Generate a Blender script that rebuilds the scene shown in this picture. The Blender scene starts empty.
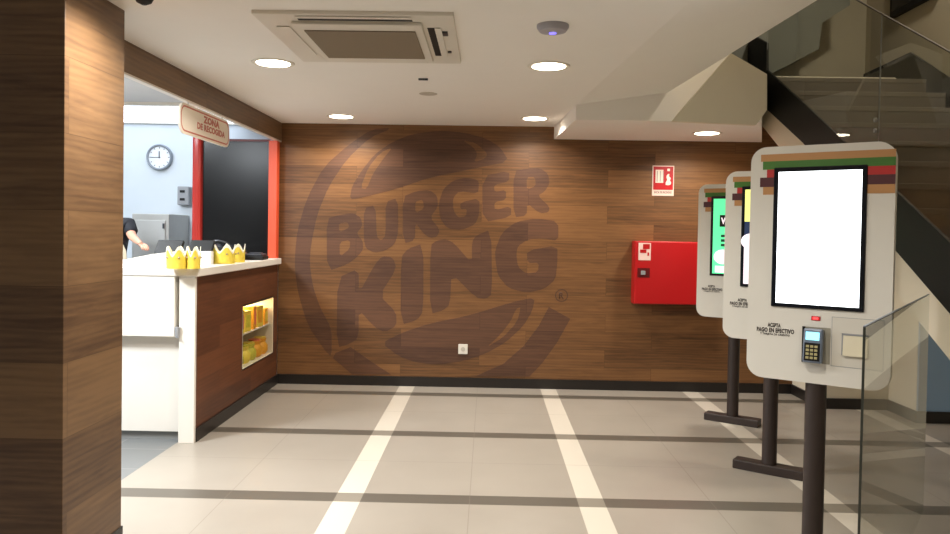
import bpy, bmesh, math, random
from mathutils import Vector, Matrix
random.seed(7)
C = bpy.context.scene.collection
PI = math.pi
# ------------------------------------------------------------------ camera
F = 757.; ROLL = .0165; YAW = .0172; PITCH = .020; SH = -20. / 950; CH = 1.43
cd = bpy.data.cameras.new('camera'); cam = bpy.data.objects.new('camera', cd); C.objects.link(cam)
cd.sensor_width = 36; cd.lens = F / 950 * 36; cd.shift_y = SH; cd.clip_start = .05
CM = Matrix.Rotation(YAW, 3, 'Z') @ Matrix.Rotation(PI / 2 - PITCH, 3, 'X') @ Matrix.Rotation(ROLL, 3, 'Z')
cam.matrix_world = Matrix.Translation((0, 0, CH)) @ CM.to_4x4()
bpy.context.scene.camera = cam

def at(px, py, X=None, Y=None, Z=None):
    d = CM @ Vector(((px - 475) / F, (267 - py) / F + SH * 950 / F, -1))
    t = X / d.x if X is not None else Y / d.y if Y is not None else (Z - CH) / d.z
    return Vector((0, 0, CH)) + t * d

# ------------------------------------------------------------------ materials
def s2l(c): return tuple(((x / 255 + .055) / 1.055) ** 2.4 if x > 10 else x / 255 / 12.92 for x in c)
def new_mat(name):
    m = bpy.data.materials.new(name); m.use_nodes = True
    return m, m.node_tree, m.node_tree.nodes['Principled BSDF']
def paint(name, rgb, rough=.5, metal=0., noise=.04, scale=6., spec=.5, bump=0., coat=0.):
    m, t, b = new_mat(name)
    c = s2l(rgb)
    n = t.nodes.new('ShaderNodeTexNoise'); n.inputs['Scale'].default_value = scale; n.inputs['Detail'].default_value = 4
    g = t.nodes.new('ShaderNodeNewGeometry'); t.links.new(g.outputs['Position'], n.inputs['Vector'])
    r = t.nodes.new('ShaderNodeMix'); r.data_type = 'RGBA'
    r.inputs[6].default_value = tuple(x * (1 - noise) for x in c) + (1,)
    r.inputs[7].default_value = tuple(min(1, x * (1 + noise)) for x in c) + (1,)
    t.links.new(n.outputs['Fac'], r.inputs[0]); t.links.new(r.outputs[2], b.inputs['Base Color'])
    b.inputs['Roughness'].default_value = rough; b.inputs['Metallic'].default_value = metal
    b.inputs['Specular IOR Level'].default_value = spec; b.inputs['Coat Weight'].default_value = coat
    if bump:
        bp = t.nodes.new('ShaderNodeBump'); bp.inputs['Strength'].default_value = bump; bp.inputs['Distance'].default_value = .002
        n2 = t.nodes.new('ShaderNodeTexNoise'); n2.inputs['Scale'].default_value = scale * 30
        t.links.new(g.outputs['Position'], n2.inputs['Vector']); t.links.new(n2.outputs['Fac'], bp.inputs['Height'])
        t.links.new(bp.outputs['Normal'], b.inputs['Normal'])
    return m
def glow(name, rgb, s):
    m, t, b = new_mat(name)
    b.inputs['Base Color'].default_value = s2l(rgb) + (1,)
    b.inputs['Emission Color'].default_value = s2l(rgb) + (1,); b.inputs['Emission Strength'].default_value = s
    b.inputs['Roughness'].default_value = .3
    return m
def wood(name, light, dark, rough=.42, seed=0., joint=.35, bandh=.165, grain=.62):
    m, t, b = new_mat(name); N = t.nodes.new; L = t.links.new
    g = N('ShaderNodeNewGeometry'); sx = N('ShaderNodeSeparateXYZ'); L(g.outputs['Position'], sx.inputs[0])
    ad = N('ShaderNodeMath'); ad.operation = 'ADD'; L(sx.outputs[0], ad.inputs[0]); L(sx.outputs[1], ad.inputs[1])
    cb = N('ShaderNodeCombineXYZ'); L(ad.outputs[0], cb.inputs[0]); L(sx.outputs[2], cb.inputs[1])
    off = N('ShaderNodeVectorMath'); off.operation = 'ADD'; L(cb.outputs[0], off.inputs[0]); off.inputs[1].default_value = (seed + 20.3, 10.03 + seed * .13, 0)
    br = N('ShaderNodeTexBrick'); L(off.outputs[0], br.inputs['Vector'])
    br.inputs['Color1'].default_value = (0, 0, 0, 1); br.inputs['Color2'].default_value = (1, 1, 1, 1); br.inputs['Mortar'].default_value = (.5, .5, .5, 1)
    br.inputs['Scale'].default_value = 1; br.inputs['Mortar Size'].default_value = .0016; br.inputs['Mortar Smooth'].default_value = .1
    br.inputs['Brick Width'].default_value = 1.15; br.inputs['Row Height'].default_value = bandh; br.offset = .37; br.offset_frequency = 2
    # grain: coordinates stretched along the board, shifted per board
    sh = N('ShaderNodeVectorMath'); sh.operation = 'MULTIPLY_ADD'; L(br.outputs['Color'], sh.inputs[0]); sh.inputs[1].default_value = (9, 5, 7); L(off.outputs[0], sh.inputs[2])
    st = N('ShaderNodeVectorMath'); st.operation = 'MULTIPLY'; L(sh.outputs[0], st.inputs[0]); st.inputs[1].default_value = (1.5, 15, 1)
    n1 = N('ShaderNodeTexNoise'); n1.inputs['Scale'].default_value = 1.6; n1.inputs['Detail'].default_value = 7; n1.inputs['Roughness'].default_value = .62; n1.inputs['Distortion'].default_value = .6
    L(st.outputs[0], n1.inputs['Vector'])
    st2 = N('ShaderNodeVectorMath'); st2.operation = 'MULTIPLY'; L(sh.outputs[0], st2.inputs[0]); st2.inputs[1].default_value = (1.1, 7.5, 1)
    wv = N('ShaderNodeTexWave'); wv.wave_type = 'RINGS'; wv.inputs['Scale'].default_value = 1.5; wv.inputs['Distortion'].default_value = 7; wv.inputs['Detail'].default_value = 3; wv.inputs['Detail Scale'].default_value = .9
    L(st2.outputs[0], wv.inputs['Vector'])
    mx = N('ShaderNodeMath'); mx.operation = 'MULTIPLY_ADD'; L(wv.outputs['Fac'], mx.inputs[0]); mx.inputs[1].default_value = .13; L(n1.outputs['Fac'], mx.inputs[2])
    bw = N('ShaderNodeSeparateColor'); L(br.outputs['Color'], bw.inputs[0])
    m2 = N('ShaderNodeMath'); m2.operation = 'MULTIPLY_ADD'; L(bw.outputs[0], m2.inputs[0]); m2.inputs[1].default_value = .38; L(mx.outputs[0], m2.inputs[2])
    rp = N('ShaderNodeMapRange'); L(m2.outputs[0], rp.inputs[0]); rp.inputs[1].default_value = .38; rp.inputs[2].default_value = .62 + grain * .6
    mc = N('ShaderNodeMix'); mc.data_type = 'RGBA'; L(rp.outputs[0], mc.inputs[0])
    mc.inputs[6].default_value = s2l(dark) + (1,); mc.inputs[7].default_value = s2l(light) + (1,)
    jm = N('ShaderNodeMix'); jm.data_type = 'RGBA'; jm.blend_type = 'MULTIPLY'; L(mc.outputs[2], jm.inputs[6]); jm.inputs[7].default_value = (1 - joint,) * 3 + (1,)
    L(br.outputs['Fac'], jm.inputs[0]); L(jm.outputs[2], b.inputs['Base Color'])
    b.inputs['Roughness'].default_value = rough; b.inputs['Specular IOR Level'].default_value = .35
    bp = N('ShaderNodeBump'); bp.inputs['Strength'].default_value = .12; bp.inputs['Distance'].default_value = .001; L(n1.outputs['Fac'], bp.inputs['Height']); L(bp.outputs['Normal'], b.inputs['Normal'])
    return m
def glass_mat(name, tint=(.80, .84, .83), rough=0.):
    m, t, b = new_mat(name); N = t.nodes.new; L = t.links.new
    tr = N('ShaderNodeBsdfTransparent'); tr.inputs[0].default_value = tint + (1,)
    gl = N('ShaderNodeBsdfGlossy'); gl.inputs['Roughness'].default_value = rough; gl.inputs[0].default_value = (.9, .95, .95, 1)
    fr = N('ShaderNodeFresnel'); fr.inputs[0].default_value = 1.45
    gm = N('ShaderNodeNewGeometry'); iv = N('ShaderNodeMath'); iv.operation = 'SUBTRACT'; iv.inputs[0].default_value = 1; L(gm.outputs['Backfacing'], iv.inputs[1])
    mf = N('ShaderNodeMath'); mf.operation = 'MULTIPLY'; L(fr.outputs[0], mf.inputs[0]); L(iv.outputs[0], mf.inputs[1])
    mx = N('ShaderNodeMixShader'); L(mf.outputs[0], mx.inputs[0]); L(tr.outputs[0], mx.inputs[1]); L(gl.outputs[0], mx.inputs[2])
    L(mx.outputs[0], t.nodes['Material Output'].inputs[0])
    return m
def floor_mat():
    m, t, b = new_mat('public floor tiles'); N = t.nodes.new; L = t.links.new
    g = N('ShaderNodeNewGeometry'); sx = N('ShaderNodeSeparateXYZ'); L(g.outputs['Position'], sx.inputs[0])
    def mth(op, a, b2=None, c=None):
        n = N('ShaderNodeMath'); n.operation = op
        for i, v in enumerate((a, b2, c)):
            if v is None: continue
            if isinstance(v, (int, float)): n.inputs[i].default_value = v
            else: L(v, n.inputs[i])
        return n.outputs[0]
    def band(src, centre, period, width):
        q = mth('ADD', src, -centre + period * 40.5)
        q = mth('MODULO', q, period); q = mth('SUBTRACT', q, period / 2); q = mth('ABSOLUTE', q)
        return mth('LESS_THAN', q, width / 2)
    P = 1.295
    sa = band(sx.outputs[0], .572, P, .142); sb = band(sx.outputs[1], 5.305, P, .135)
    sa = mth('MULTIPLY', sa, mth('GREATER_THAN', sx.outputs[0], -1.7))
    j1 = band(sx.outputs[0], .572 + P / 2, P, .005); j2 = band(sx.outputs[1], 5.305 + P / 2, P, .005)
    j3 = band(sx.outputs[0], .572 - .073, P, .004); j4 = band(sx.outputs[0], .572 + .073, P, .004)
    nz = N('ShaderNodeTexNoise'); nz.inputs['Scale'].default_value = 2.2; nz.inputs['Detail'].default_value = 8; L(g.outputs['Position'], nz.inputs['Vector'])
    def mix(f, a, bb, bl='MIX'):
        n = N('ShaderNodeMix'); n.data_type = 'RGBA'; n.blend_type = bl
        if isinstance(f, float): n.inputs[0].default_value = f
        else: L(f, n.inputs[0])
        for i, v in ((6, a), (7, bb)):
            if isinstance(v, tuple): n.inputs[i].default_value = v + (1,)
            else: L(v, n.inputs[i])
        return n.outputs[2]
    base = mix(nz.outputs['Fac'], s2l((146, 138, 127)), s2l((161, 153, 142)))
    c1 = mix(sa, base, s2l((204, 196, 182)))
    dk = mix(sa, s2l((92, 86, 77)), s2l((134, 127, 115)))
    c2 = mix(sb, c1, dk)
    j = mth('MAXIMUM', j1, j2); j = mth('MULTIPLY', j, .55)
    c3 = mix(j, c2, s2l((120, 112, 102)))
    L(c3, b.inputs['Base Color']); b.inputs['Roughness'].default_value = .34; b.inputs['Specular IOR Level'].default_value = .38
    return m
def grid_tiles(name, rgb, grout, size, rough=.45):
    m, t, b = new_mat(name); N = t.nodes.new; L = t.links.new
    g = N('ShaderNodeNewGeometry'); br = N('ShaderNodeTexBrick'); L(g.outputs['Position'], br.inputs['Vector'])
    br.offset = 0; br.inputs['Scale'].default_value = 1; br.inputs['Brick Width'].default_value = size; br.inputs['Row Height'].default_value = size; br.inputs['Mortar Size'].default_value = .004
    c = s2l(rgb); br.inputs['Color1'].default_value = c + (1,); br.inputs['Color2'].default_value = tuple(x * .93 for x in c) + (1,); br.inputs['Mortar'].default_value = s2l(grout) + (1,)
    L(br.outputs['Color'], b.inputs['Base Color']); b.inputs['Roughness'].default_value = rough
    return m
def grille_mat(name, rgb):
    m, t, b = new_mat(name); N = t.nodes.new; L = t.links.new
    g = N('ShaderNodeNewGeometry'); w = N('ShaderNodeTexWave'); w.bands_direction = 'Y'; w.inputs['Scale'].default_value = 22
    L(g.outputs['Position'], w.inputs['Vector']); c = s2l(rgb)
    mx = N('ShaderNodeMix'); mx.data_type = 'RGBA'; L(w.outputs['Fac'], mx.inputs[0]); mx.inputs[6].default_value = tuple(x * .8 for x in c) + (1,); mx.inputs[7].default_value = tuple(x * 1.1 for x in c) + (1,)
    L(mx.outputs[2], b.inputs['Base Color']); b.inputs['Roughness'].default_value = .6
    return m

WOOD = wood('walnut boards', (131, 92, 57), (80, 54, 34))
INK = wood('stained walnut boards', (103, 71, 52), (68, 46, 35), rough=.5)
WOODP = wood('oak boards pillar', (126, 97, 68), (82, 60, 44), seed=3.7, bandh=.30)
WOODC = wood('counter boards', (112, 68, 44), (74, 43, 29), seed=6.1)
WHITE = paint('white ceiling paint', (244, 239, 232), .75, noise=.015, bump=.05)
CREAM = paint('cream wall paint', (226, 217, 196), .7, noise=.02)
STAIRW = paint('stairwell plaster', (188, 178, 156), .8, noise=.03)
BLUE = paint('pale blue wall paint', (146, 176, 208), .7, noise=.03)
BLACK = paint('black skirting', (30, 25, 22), .4)
BLK = paint('black lacquer', (20, 19, 18), .55, spec=.3)
STEEL_BLK = paint('black powder coated steel', (50, 39, 35), .5, noise=.1, scale=30)
GLOSSBLK = paint('black glass front', (12, 12, 13), .24, spec=.3)
BEZEL = paint('black bezel', (12, 14, 22), .2)
KWHITE = paint('white kiosk shell', (222, 219, 210), .42, noise=.01)
PLASTIC = paint('white plastic', (226, 220, 208), .4, noise=.01)
COUNTER = paint('white solid surface', (232, 226, 216), .35, noise=.01)
KITW = paint('cool white kitchen panels', (206, 214, 220), .5, noise=.02)
KITC = paint('kitchen ceiling', (196, 198, 200), .7)
RED = paint('red enamel', (182, 20, 24), .35, noise=.03)
DRED = paint('dark red recess', (92, 10, 12), .4)
ORANGE = paint('orange red frame', (224, 84, 50), .4, noise=.03)
STEEL = paint('brushed stainless steel', (186, 186, 182), .35, metal=.35, noise=.06, scale=14)
GREY = paint('grey plastic', (150, 152, 155), .4)
DGREY = paint('dark grey plastic', (62, 64, 70), .35)
PLINTH = paint('grey plinth', (140, 140, 138), .5)
TAN = paint('tan stripe', (190, 140, 88), .5, noise=.06)
GREEN = paint('green stripe', (66, 120, 40), .5, noise=.12, scale=18)
REDS = paint('red stripe', (190, 40, 38), .5, noise=.08)
MAROON = paint('maroon stripe', (80, 32, 38), .5, noise=.08)
INKT = paint('printed dark lettering', (44, 32, 30), .5)
SIGNW = paint('sign cream white', (250, 238, 222), .5)
SIGNR = paint('sign pink red print', (206, 120, 104), .5)
GOLD = paint('yellow printed card', (232, 206, 78), .45, noise=.25, scale=30)
CARDW = paint('white card edge', (242, 236, 214), .5)
GREYM = grille_mat('taupe air grille', (132, 118, 98))
STEP = paint('taupe stone steps', (112, 104, 92), .5, noise=.06, scale=9)
RISER = paint('taupe stone risers', (100, 92, 81), .55, noise=.06, scale=9)
SKIN = paint('skin', (204, 150, 126), .5, noise=.04)
NAVY = paint('black navy cotton', (24, 26, 34), .8)
BEIGE = paint('beige cotton apron', (188, 176, 152), .85)
HAIRM = paint('dark brown hair', (38, 26, 20), .6)
GLASS = glass_mat('clear glass', (.86, .87, .85)); GLASS2 = glass_mat('slightly grey glass', (.89, .885, .86))
ACR = glass_mat('clear acrylic', (.97, .97, .96))
GEDGE = paint('green grey glass edge', (74, 92, 90), .2)
FLOOR = floor_mat(); KFLOOR = grid_tiles('grey kitchen tiles', (112, 114, 114), (136, 136, 133), .40)
LAMP = glow('warm white lamp lens', (255, 240, 214), 14)
COOLGLOW = glow('cool white glow', (232, 242, 255), 2.6)
SCRW = glow('blank white screen', (245, 250, 255), 3.2)
SCRG = glow('green screen', (96, 232, 160), 1.0); SCRY = glow('pale yellow screen', (226, 226, 130), 1.1)
SCRN = glow('navy screen', (40, 52, 80), .7); SCRP = glow('pale pink screen', (228, 214, 222), 1.1); SCRK = glow('black screen print', (8, 12, 12), .05)
LCD = glow('pale blue terminal display', (150, 225, 240), 1.3); REDLED = glow('red indicator lamp', (255, 60, 60), 3)
BLUELED = glow('violet status lamp', (120, 110, 255), 2.0)
CASELT = glow('display case lamp', (255, 240, 206), 14)

# ------------------------------------------------------------------ geometry helpers
class G:
    def __init__(s): s.bm = bmesh.new(); s.mats = []
    def _mi(s, fs, mat):
        if mat is None: return
        if mat not in s.mats: s.mats.append(mat)
        for f in fs: f.material_index = s.mats.index(mat) + 1
    def box(s, x0, x1, y0, y1, z0, z1, bev=0., mat=None, M=None):
        r = bmesh.ops.create_cube(s.bm, size=1)
        vs = r['verts']
        for v in vs: v.co = Vector(((x0 + x1) / 2 + v.co.x * (x1 - x0), (y0 + y1) / 2 + v.co.y * (y1 - y0), (z0 + z1) / 2 + v.co.z * (z1 - z0)))
        fs = list({f for v in vs for f in v.link_faces})
        if bev:
            es = list({e for v in vs for e in v.link_edges})
            q = bmesh.ops.bevel(s.bm, geom=es, offset=bev, segments=2, affect='EDGES', profile=.5)
            fs = list({f for v in q['verts'] for f in v.link_faces} | set(q['faces']))
            vs = list({v for f in fs for v in f.verts})
        if M is not None:
            for v in vs: v.co = M @ v.co
        s._mi(fs, mat); return s
    def tube(s, pts, rad, seg=12, cap=True):
        pts = [Vector(p) for p in pts]; rings = []
        if not isinstance(rad, (list, tuple)): rad = [rad] * len(pts)
        for i, p in enumerate(pts):
            d = (pts[min(i + 1, len(pts) - 1)] - pts[max(i - 1, 0)]).normalized()
            q = d.to_track_quat('Z', 'Y')
            rings.append([s.bm.verts.new(p + q @ Vector((rad[i] * math.cos(2 * PI * k / seg), rad[i] * math.sin(2 * PI * k / seg), 0))) for k in range(seg)])
        for a, b in zip(rings, rings[1:]):
            for k in range(seg): s.bm.faces.new((a[k], a[(k + 1) % seg], b[(k + 1) % seg], b[k]))
        if cap: s.bm.faces.new(list(reversed(rings[0]))); s.bm.faces.new(rings[-1])
        return s
    def lathe(s, prof, c=(0, 0, 0), seg=32, sx=1., sy=1., M=None):
        rings = []
        for r, z in prof:
            ring = []
            for k in range(seg):
                v = Vector((r * sx * math.cos(2 * PI * k / seg), r * sy * math.sin(2 * PI * k / seg), z))
                if M is not None: v = M @ v
                ring.append(s.bm.verts.new(v + Vector(c)))
            rings.append(ring)
        for a, b in zip(rings, rings[1:]):
            for k in range(seg): s.bm.faces.new((a[k], a[(k + 1) % seg], b[(k + 1) % seg], b[k]))
        s.bm.faces.new(list(reversed(rings[0]))); s.bm.faces.new(rings[-1]); return s
    def solid(s, pts, thick):
        """polygon of 3-D points pushed by the vector thick"""
        pts = [Vector(p) for p in pts]; t = Vector(thick)
        a = [s.bm.verts.new(p) for p in pts]; b = [s.bm.verts.new(p + t) for p in pts]; n = len(a)
        s.bm.faces.new(a); s.bm.faces.new(list(reversed(b)))
        for i in range(n): s.bm.faces.new((a[i], b[i], b[(i + 1) % n], a[(i + 1) % n]))
        return s
    def build(s, name, mat, parent=None, world=False, smooth=False):
        bmesh.ops.recalc_face_normals(s.bm, faces=s.bm.faces)
        if parent is not None and world:
            inv = parent.matrix_basis.inverted()
            for v in s.bm.verts: v.co = inv @ v.co
        me = bpy.data.meshes.new(name); s.bm.to_mesh(me); s.bm.free()
        me.materials.append(mat)
        for m in s.mats: me.materials.append(m)
        if smooth:
            for p in me.polygons: p.use_smooth = True
            me.set_sharp_from_angle(angle=math.radians(38))
        o = bpy.data.objects.new(name, me); C.objects.link(o); o.parent = parent
        return o
def tag(o, label, cat, group=None, kind=None):
    o['label'] = label; o['category'] = cat
    if group: o['group'] = group
    if kind: o['kind'] = kind
    return o
def thing(name, label, cat, loc=(0, 0, 0), rz=0., group=None):
    o = bpy.data.objects.new(name, None); C.objects.link(o)
    o.matrix_basis = Matrix.Translation(loc) @ Matrix.Rotation(rz, 4, 'Z'); o.empty_display_size = .1
    return tag(o, label, cat, group)
def struct(o, label=None):
    o['kind'] = 'structure'
    if label: o['label'] = label
    return o
def copy_tree(o, parent=None):
    c = o.copy(); C.objects.link(c); c.parent = parent
    for ch in [x for x in C.objects if x.parent == o]: copy_tree(ch, c)
    return c
def from_curve(cu, name, mat, parent, M):
    tmp = bpy.data.objects.new('tmp', cu); C.objects.link(tmp)
    dg = bpy.context.evaluated_depsgraph_get(); me = bpy.data.meshes.new_from_object(tmp.evaluated_get(dg))
    bpy.data.objects.remove(tmp); me.transform(M); me.name = name; me.materials.clear(); me.materials.append(mat)
    o = bpy.data.objects.new(name, me); C.objects.link(o); o.parent = parent; return o
def flat(name, loops, thick, M, mat, parent=None):
    """flat shape from 2-D loops (holes by even-odd), thick along local z"""
    cu = bpy.data.curves.new(name, 'CURVE'); cu.dimensions = '2D'; cu.fill_mode = 'BOTH'; cu.extrude = thick / 2
    for lp in loops:
        sp = cu.splines.new('POLY'); sp.points.add(len(lp) - 1); sp.use_cyclic_u = True
        for i, p in enumerate(lp): sp.points[i].co = (p[0], p[1], 0, 1)
    return from_curve(cu, name, mat, parent, M)
def text(name, body, width, height, M, mat, parent=None, bold=.0, thick=.001, shear=0., align='CENTER'):
    cu = bpy.data.curves.new(name, 'FONT'); cu.body = body; cu.align_x = 'CENTER'; cu.align_y = 'CENTER'; cu.size = 1
    cu.offset = bold; cu.shear = shear; cu.resolution_u = 3; cu.extrude = 0; cu.space_line = .85; cu.space_character = 1.05
    o = from_curve(cu, name, mat, parent, Matrix.Identity(4)); me = o.data
    xs = [v.co.x for v in me.vertices]; ys = [v.co.y for v in me.vertices]
    w, h = max(xs) - min(xs), max(ys) - min(ys); cx, cy = (max(xs) + min(xs)) / 2, (max(ys) + min(ys)) / 2
    me.transform(M @ Matrix.Diagonal((width / w, height / h, 1, 1)) @ Matrix.Translation((-cx, -cy, 0)))
    bm = bmesh.new(); bm.from_mesh(me)
    n = (M.to_3x3() @ Vector((0, 0, 1))).normalized() * thick
    r = bmesh.ops.extrude_face_region(bm, geom=bm.faces[:]); bmesh.ops.translate(bm, verts=[g for g in r['geom'] if isinstance(g, bmesh.types.BMVert)], vec=n)
    bmesh.ops.recalc_face_normals(bm, faces=bm.faces); bm.to_mesh(me); bm.free()
    return o
def frontal(x, y, z): return Matrix.Translation((x, y, z)) @ Matrix.Rotation(PI / 2, 4, 'X')           # faces -Y
def side_px(x, y, z): return Matrix.Translation((x, y, z)) @ Matrix.Rotation(PI / 2, 4, 'Z') @ Matrix.Rotation(PI / 2, 4, 'X')  # faces +X
def chaikin(p, n=1):
    for _ in range(n):
        q = []
        for i in range(len(p)):
            a, b = p[i], p[(i + 1) % len(p)]
            q += [(a[0] * .8 + b[0] * .2, a[1] * .8 + b[1] * .2), (a[0] * .2 + b[0] * .8, a[1] * .2 + b[1] * .8)]
        p = q
    return p
def rrect(x0, x1, y0, y1, r, n=6):
    out = []
    for cx, cy, a0 in ((x1 - r, y1 - r, 0), (x0 + r, y1 - r, 90), (x0 + r, y0 + r, 180), (x1 - r, y0 + r, 270)):
        for k in range(n + 1):
            a = math.radians(a0 + 90 * k / n); out.append((cx + r * math.cos(a), cy + r * math.sin(a)))
    return out
WY = 6.94; CE = 2.40; CXX = -1.93

# ------------------------------------------------------------------ the setting
g = G(); g.box(-2.04, 3.9, -3.2, WY + .2, -.12, 0)
struct(g.build('floor', FLOOR), 'beige square tiles with white and grey bands')
g = G(); g.box(-5.4, -2.04, -3.2, 7.9, -.12, 0)
struct(g.build('floor', KFLOOR), 'grey tiled floor at the kitchen')
def l1(y): return .64 + (5.82 - y) * .068
def l2(y): return 1.325 + (5.79 - y) * .06
g = G()
g.solid([(-1.91, -3.2, CE), (l1(-3.2), -3.2, CE), (l1(5.74), 5.74, CE), (.585, WY, CE), (-1.91, WY, CE)], (0, 0, .12))
g.solid([(l2(-3.2), -3.2, CE + .1), (3.7, -3.2, CE + .1), (3.7, 2.5, CE + .1), (l2(2.5), 2.5, CE + .1)], (0, 0, .12))
struct(g.build('ceiling', WHITE), 'plain white ceiling')
# strip that rises gently to the stair opening
g = G()
a = [g.bm.verts.new(p) for p in ((l1(-3.2), -3.2, CE), (l2(-3.2), -3.2, CE + .1), (l2(5.74), 5.74, CE + .1), (l1(5.74), 5.74, CE))]
b = [g.bm.verts.new(v.co + Vector((0, 0, .13))) for v in a]
g.bm.faces.new(a); g.bm.faces.new(b)
for i in range(4): g.bm.faces.new((a[i], b[i], b[(i + 1) % 4], a[(i + 1) % 4]))
struct(g.build('ceiling', WHITE), 'sloping ceiling strip beside the stair opening')
g = G(); g.box(-5.4, -1.92, -3.2, 7.9, 2.5, 2.6); struct(g.build('ceiling', KITC), 'grey kitchen ceiling')
g = G(); g.box(CXX, 2.80, WY, WY + .15, 0, 2.55); struct(g.build('wall_back', WOOD), 'wood boarded back wall with painted logo')
g = G(); g.box(1.0, 3.8, 7.49, 7.62, 2.2, 5.1); struct(g.build('wall_landing', STAIRW), 'beige wall behind the stair landing')
g = G(); g.box(3.65, 3.8, -3.2, 7.62, 0, 5.1); struct(g.build('wall_right', STAIRW), 'wall beside the stairs')
g = G(); g.box(-5.5, 3.8, -3.35, -3.2, 0, 5.1); struct(g.build('wall_front', CREAM))
g = G(); g.box(-5.55, -5.4, -3.2, 7.9, 0, 2.6); struct(g.build('wall_left', KITW))
g = G(); g.box(-5.4, -1.8, 7.7, 7.85, 0, 2.6); struct(g.build('wall_kitchen', KITW), 'cool white kitchen wall with the clock')
g = G(); g.solid([(l2(2.5), 2.5, 2.63), (l2(5.74), 5.74, 2.63), (l2(5.74), 5.74, 5.1), (l2(2.5), 2.5, 5.1)], (-.1, 0, 0)); g.box(1.0, 3.7, 2.38, 2.5, 2.62, 5.1)
struct(g.build('wall_stairwell', STAIRW))
g = G(); g.box(1.0, 3.8, 2.3, 7.62, 5.0, 5.1); struct(g.build('ceiling', WHITE), 'ceiling over the stairwell')
# recessed walls under the stairs
g = G(); g.box(2.80, 3.42, 6.36, WY + .1, 0, 2.32); struct(g.build('wall_recess', CREAM), 'cream wall under the stairs')
g = G(); g.box(3.365, 3.65, 5.95, 6.36, 0, 2.0); struct(g.build('wall_recess', CREAM), 'cream wall return under the stairs')
g = G(); g.box(3.368, 3.65, 5.93, 5.95, .09, 1.95); struct(g.build('wall_recess', BLUE), 'pale blue painted wall under the stairs')
# baseboards
g = G(); g.box(CXX, 2.80, WY - .015, WY, 0, .088); struct(g.build('baseboard_back', BLACK), 'black baseboard')
g = G(); g.box(2.785, 2.80, 6.345, WY - .015, 0, .088); g.box(2.785, 3.365, 6.345, 6.36, 0, .088); g.box(3.35, 3.365, 5.915, 6.345, 0, .088); g.box(3.35, 3.65, 5.915, 5.93, 0, .088)
struct(g.build('baseboard_recess', BLACK))
# soffit box over the back of the room, carrying the landing
g = G(); g.solid([(.585, WY, 2.287), (.645, 5.735, 2.287), (2.035, 5.735, 2.287), (2.47, WY, 2.287)], (0, 0, .24))
struct(g.build('ceiling', WHITE), 'low white boxed ceiling by the back wall')
g = G(); q = [at(x, y, Y=5.74) for x, y in ((590, 119), (672, 121.5), (731, 53), (700, 40), (640, 60), (590, 92))]
g.solid(q, (0, .06, 0)); struct(g.build('ceiling', WHITE), 'grey front face over the boxed ceiling')
A, B = at(672, 121, Y=5.72), at(756, 125, Y=5.72); D, E_ = at(767, 74, Y=5.52), at(731, 53, Y=5.44); D2 = at(767, 110, Y=5.66)
g = G(); g.solid([A, B, D2, D, E_], (0, .05, 0)); struct(g.build('ceiling', CREAM), 'cream slanted underside face beside the stair')
g = G(); g.solid([(1.35, 6.1, 2.53), (2.2, 6.1, 2.53), (2.30, 6.4, 2.53), (2.33, 7.49, 2.53), (1.35, 7.49, 2.53)], (0, 0, .19)); struct(g.build('floor', STEP), 'landing floor')
# pillar, beam
t = thing('pillar', 'wide wood-clad pillar at the left edge, dark grain front', 'pillar', (-2.0, 3.19, 0))
g = G(); g.box(-2.35, -1.655, 2.925, 3.405, 0, 2.49, bev=.002); g.build('cladding', WOODP, t, world=True)
g = G(); g.box(-2.358, -1.649, 2.919, 3.411, 0, .06, bev=.002); g.build('skirting', BLACK, t, world=True)
g = G(); g.box(-1.955, -1.91, 3.406, WY, 2.235, 2.5); struct(g.build('trim_beam', WOODP), 'wood beam over the counter opening')
g = G(); g.box(-1.952, -1.913, 3.406, WY, 2.225, 2.235); struct(g.build('trim_beam', COUNTER), 'white strip under the wood beam')

# ------------------------------------------------------------------ wall mural
mural = thing('wall_mural', 'huge round burger chain logo in darker stain on the wooden wall', 'logo', (0, WY, 0))
MM = frontal(0, -.0008, 0)
def px_shape(name, loops, smooth=1, lab=None):
    L2 = []
    for lp in loops:
        pts = [(lambda v: (v.x, v.z))(at(x, y, Y=WY)) for x, y in lp]
        L2.append(chaikin(pts, smooth))
    o = flat(name, L2, .0012, MM, INK, mural)
    if lab: o['label'] = lab
    return o
px_shape('crescent', [[(372, 129), (349, 144.5), (324, 166.4), (307, 198), (297.5, 229.7), (295, 254), (295, 270), (298, 293), (308, 326), (325.4, 351), (331.7, 357), (331.7, 328.4), (320.3, 308), (312.8, 286), (309.6, 262.6), (311, 245), (317, 215), (329, 186), (347, 159), (370, 137.5), (393, 128)]], 1, 'left arc of the ring')
px_shape('crescent', [[(335.5, 353), (350.7, 347), (373.4, 363), (391, 374.3), (352, 374.3), (333, 358)]], 0, 'lower piece of the ring')
px_shape('crescent', [[(548.8, 306.9), (570.3, 318.8), (556.4, 343.5), (543, 362), (529.5, 376.5), (476, 376), (503.3, 363.8), (523.5, 346), (538.7, 325.8)]], 0, 'lower right arc of the ring')
px_shape('bun', [[(349.7, 199.5), (352, 186), (363, 168.8), (375, 154), (392.3, 142), (412, 134), (440, 130.5), (464, 132.5), (486, 138.5), (500, 147), (509, 161.5), (478.7, 167.6), (430, 177.4), (394.7, 189.5), (360.6, 198)],
    [(393, 147), (380, 153), (368, 168), (360.6, 188), (366.7, 189), (372.8, 174), (383, 159)],
    [(462, 140), (476, 143), (487.2, 153), (486, 158), (473.8, 162.7), (477.5, 154), (473, 147)]], 1, 'upper bun half')
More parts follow.
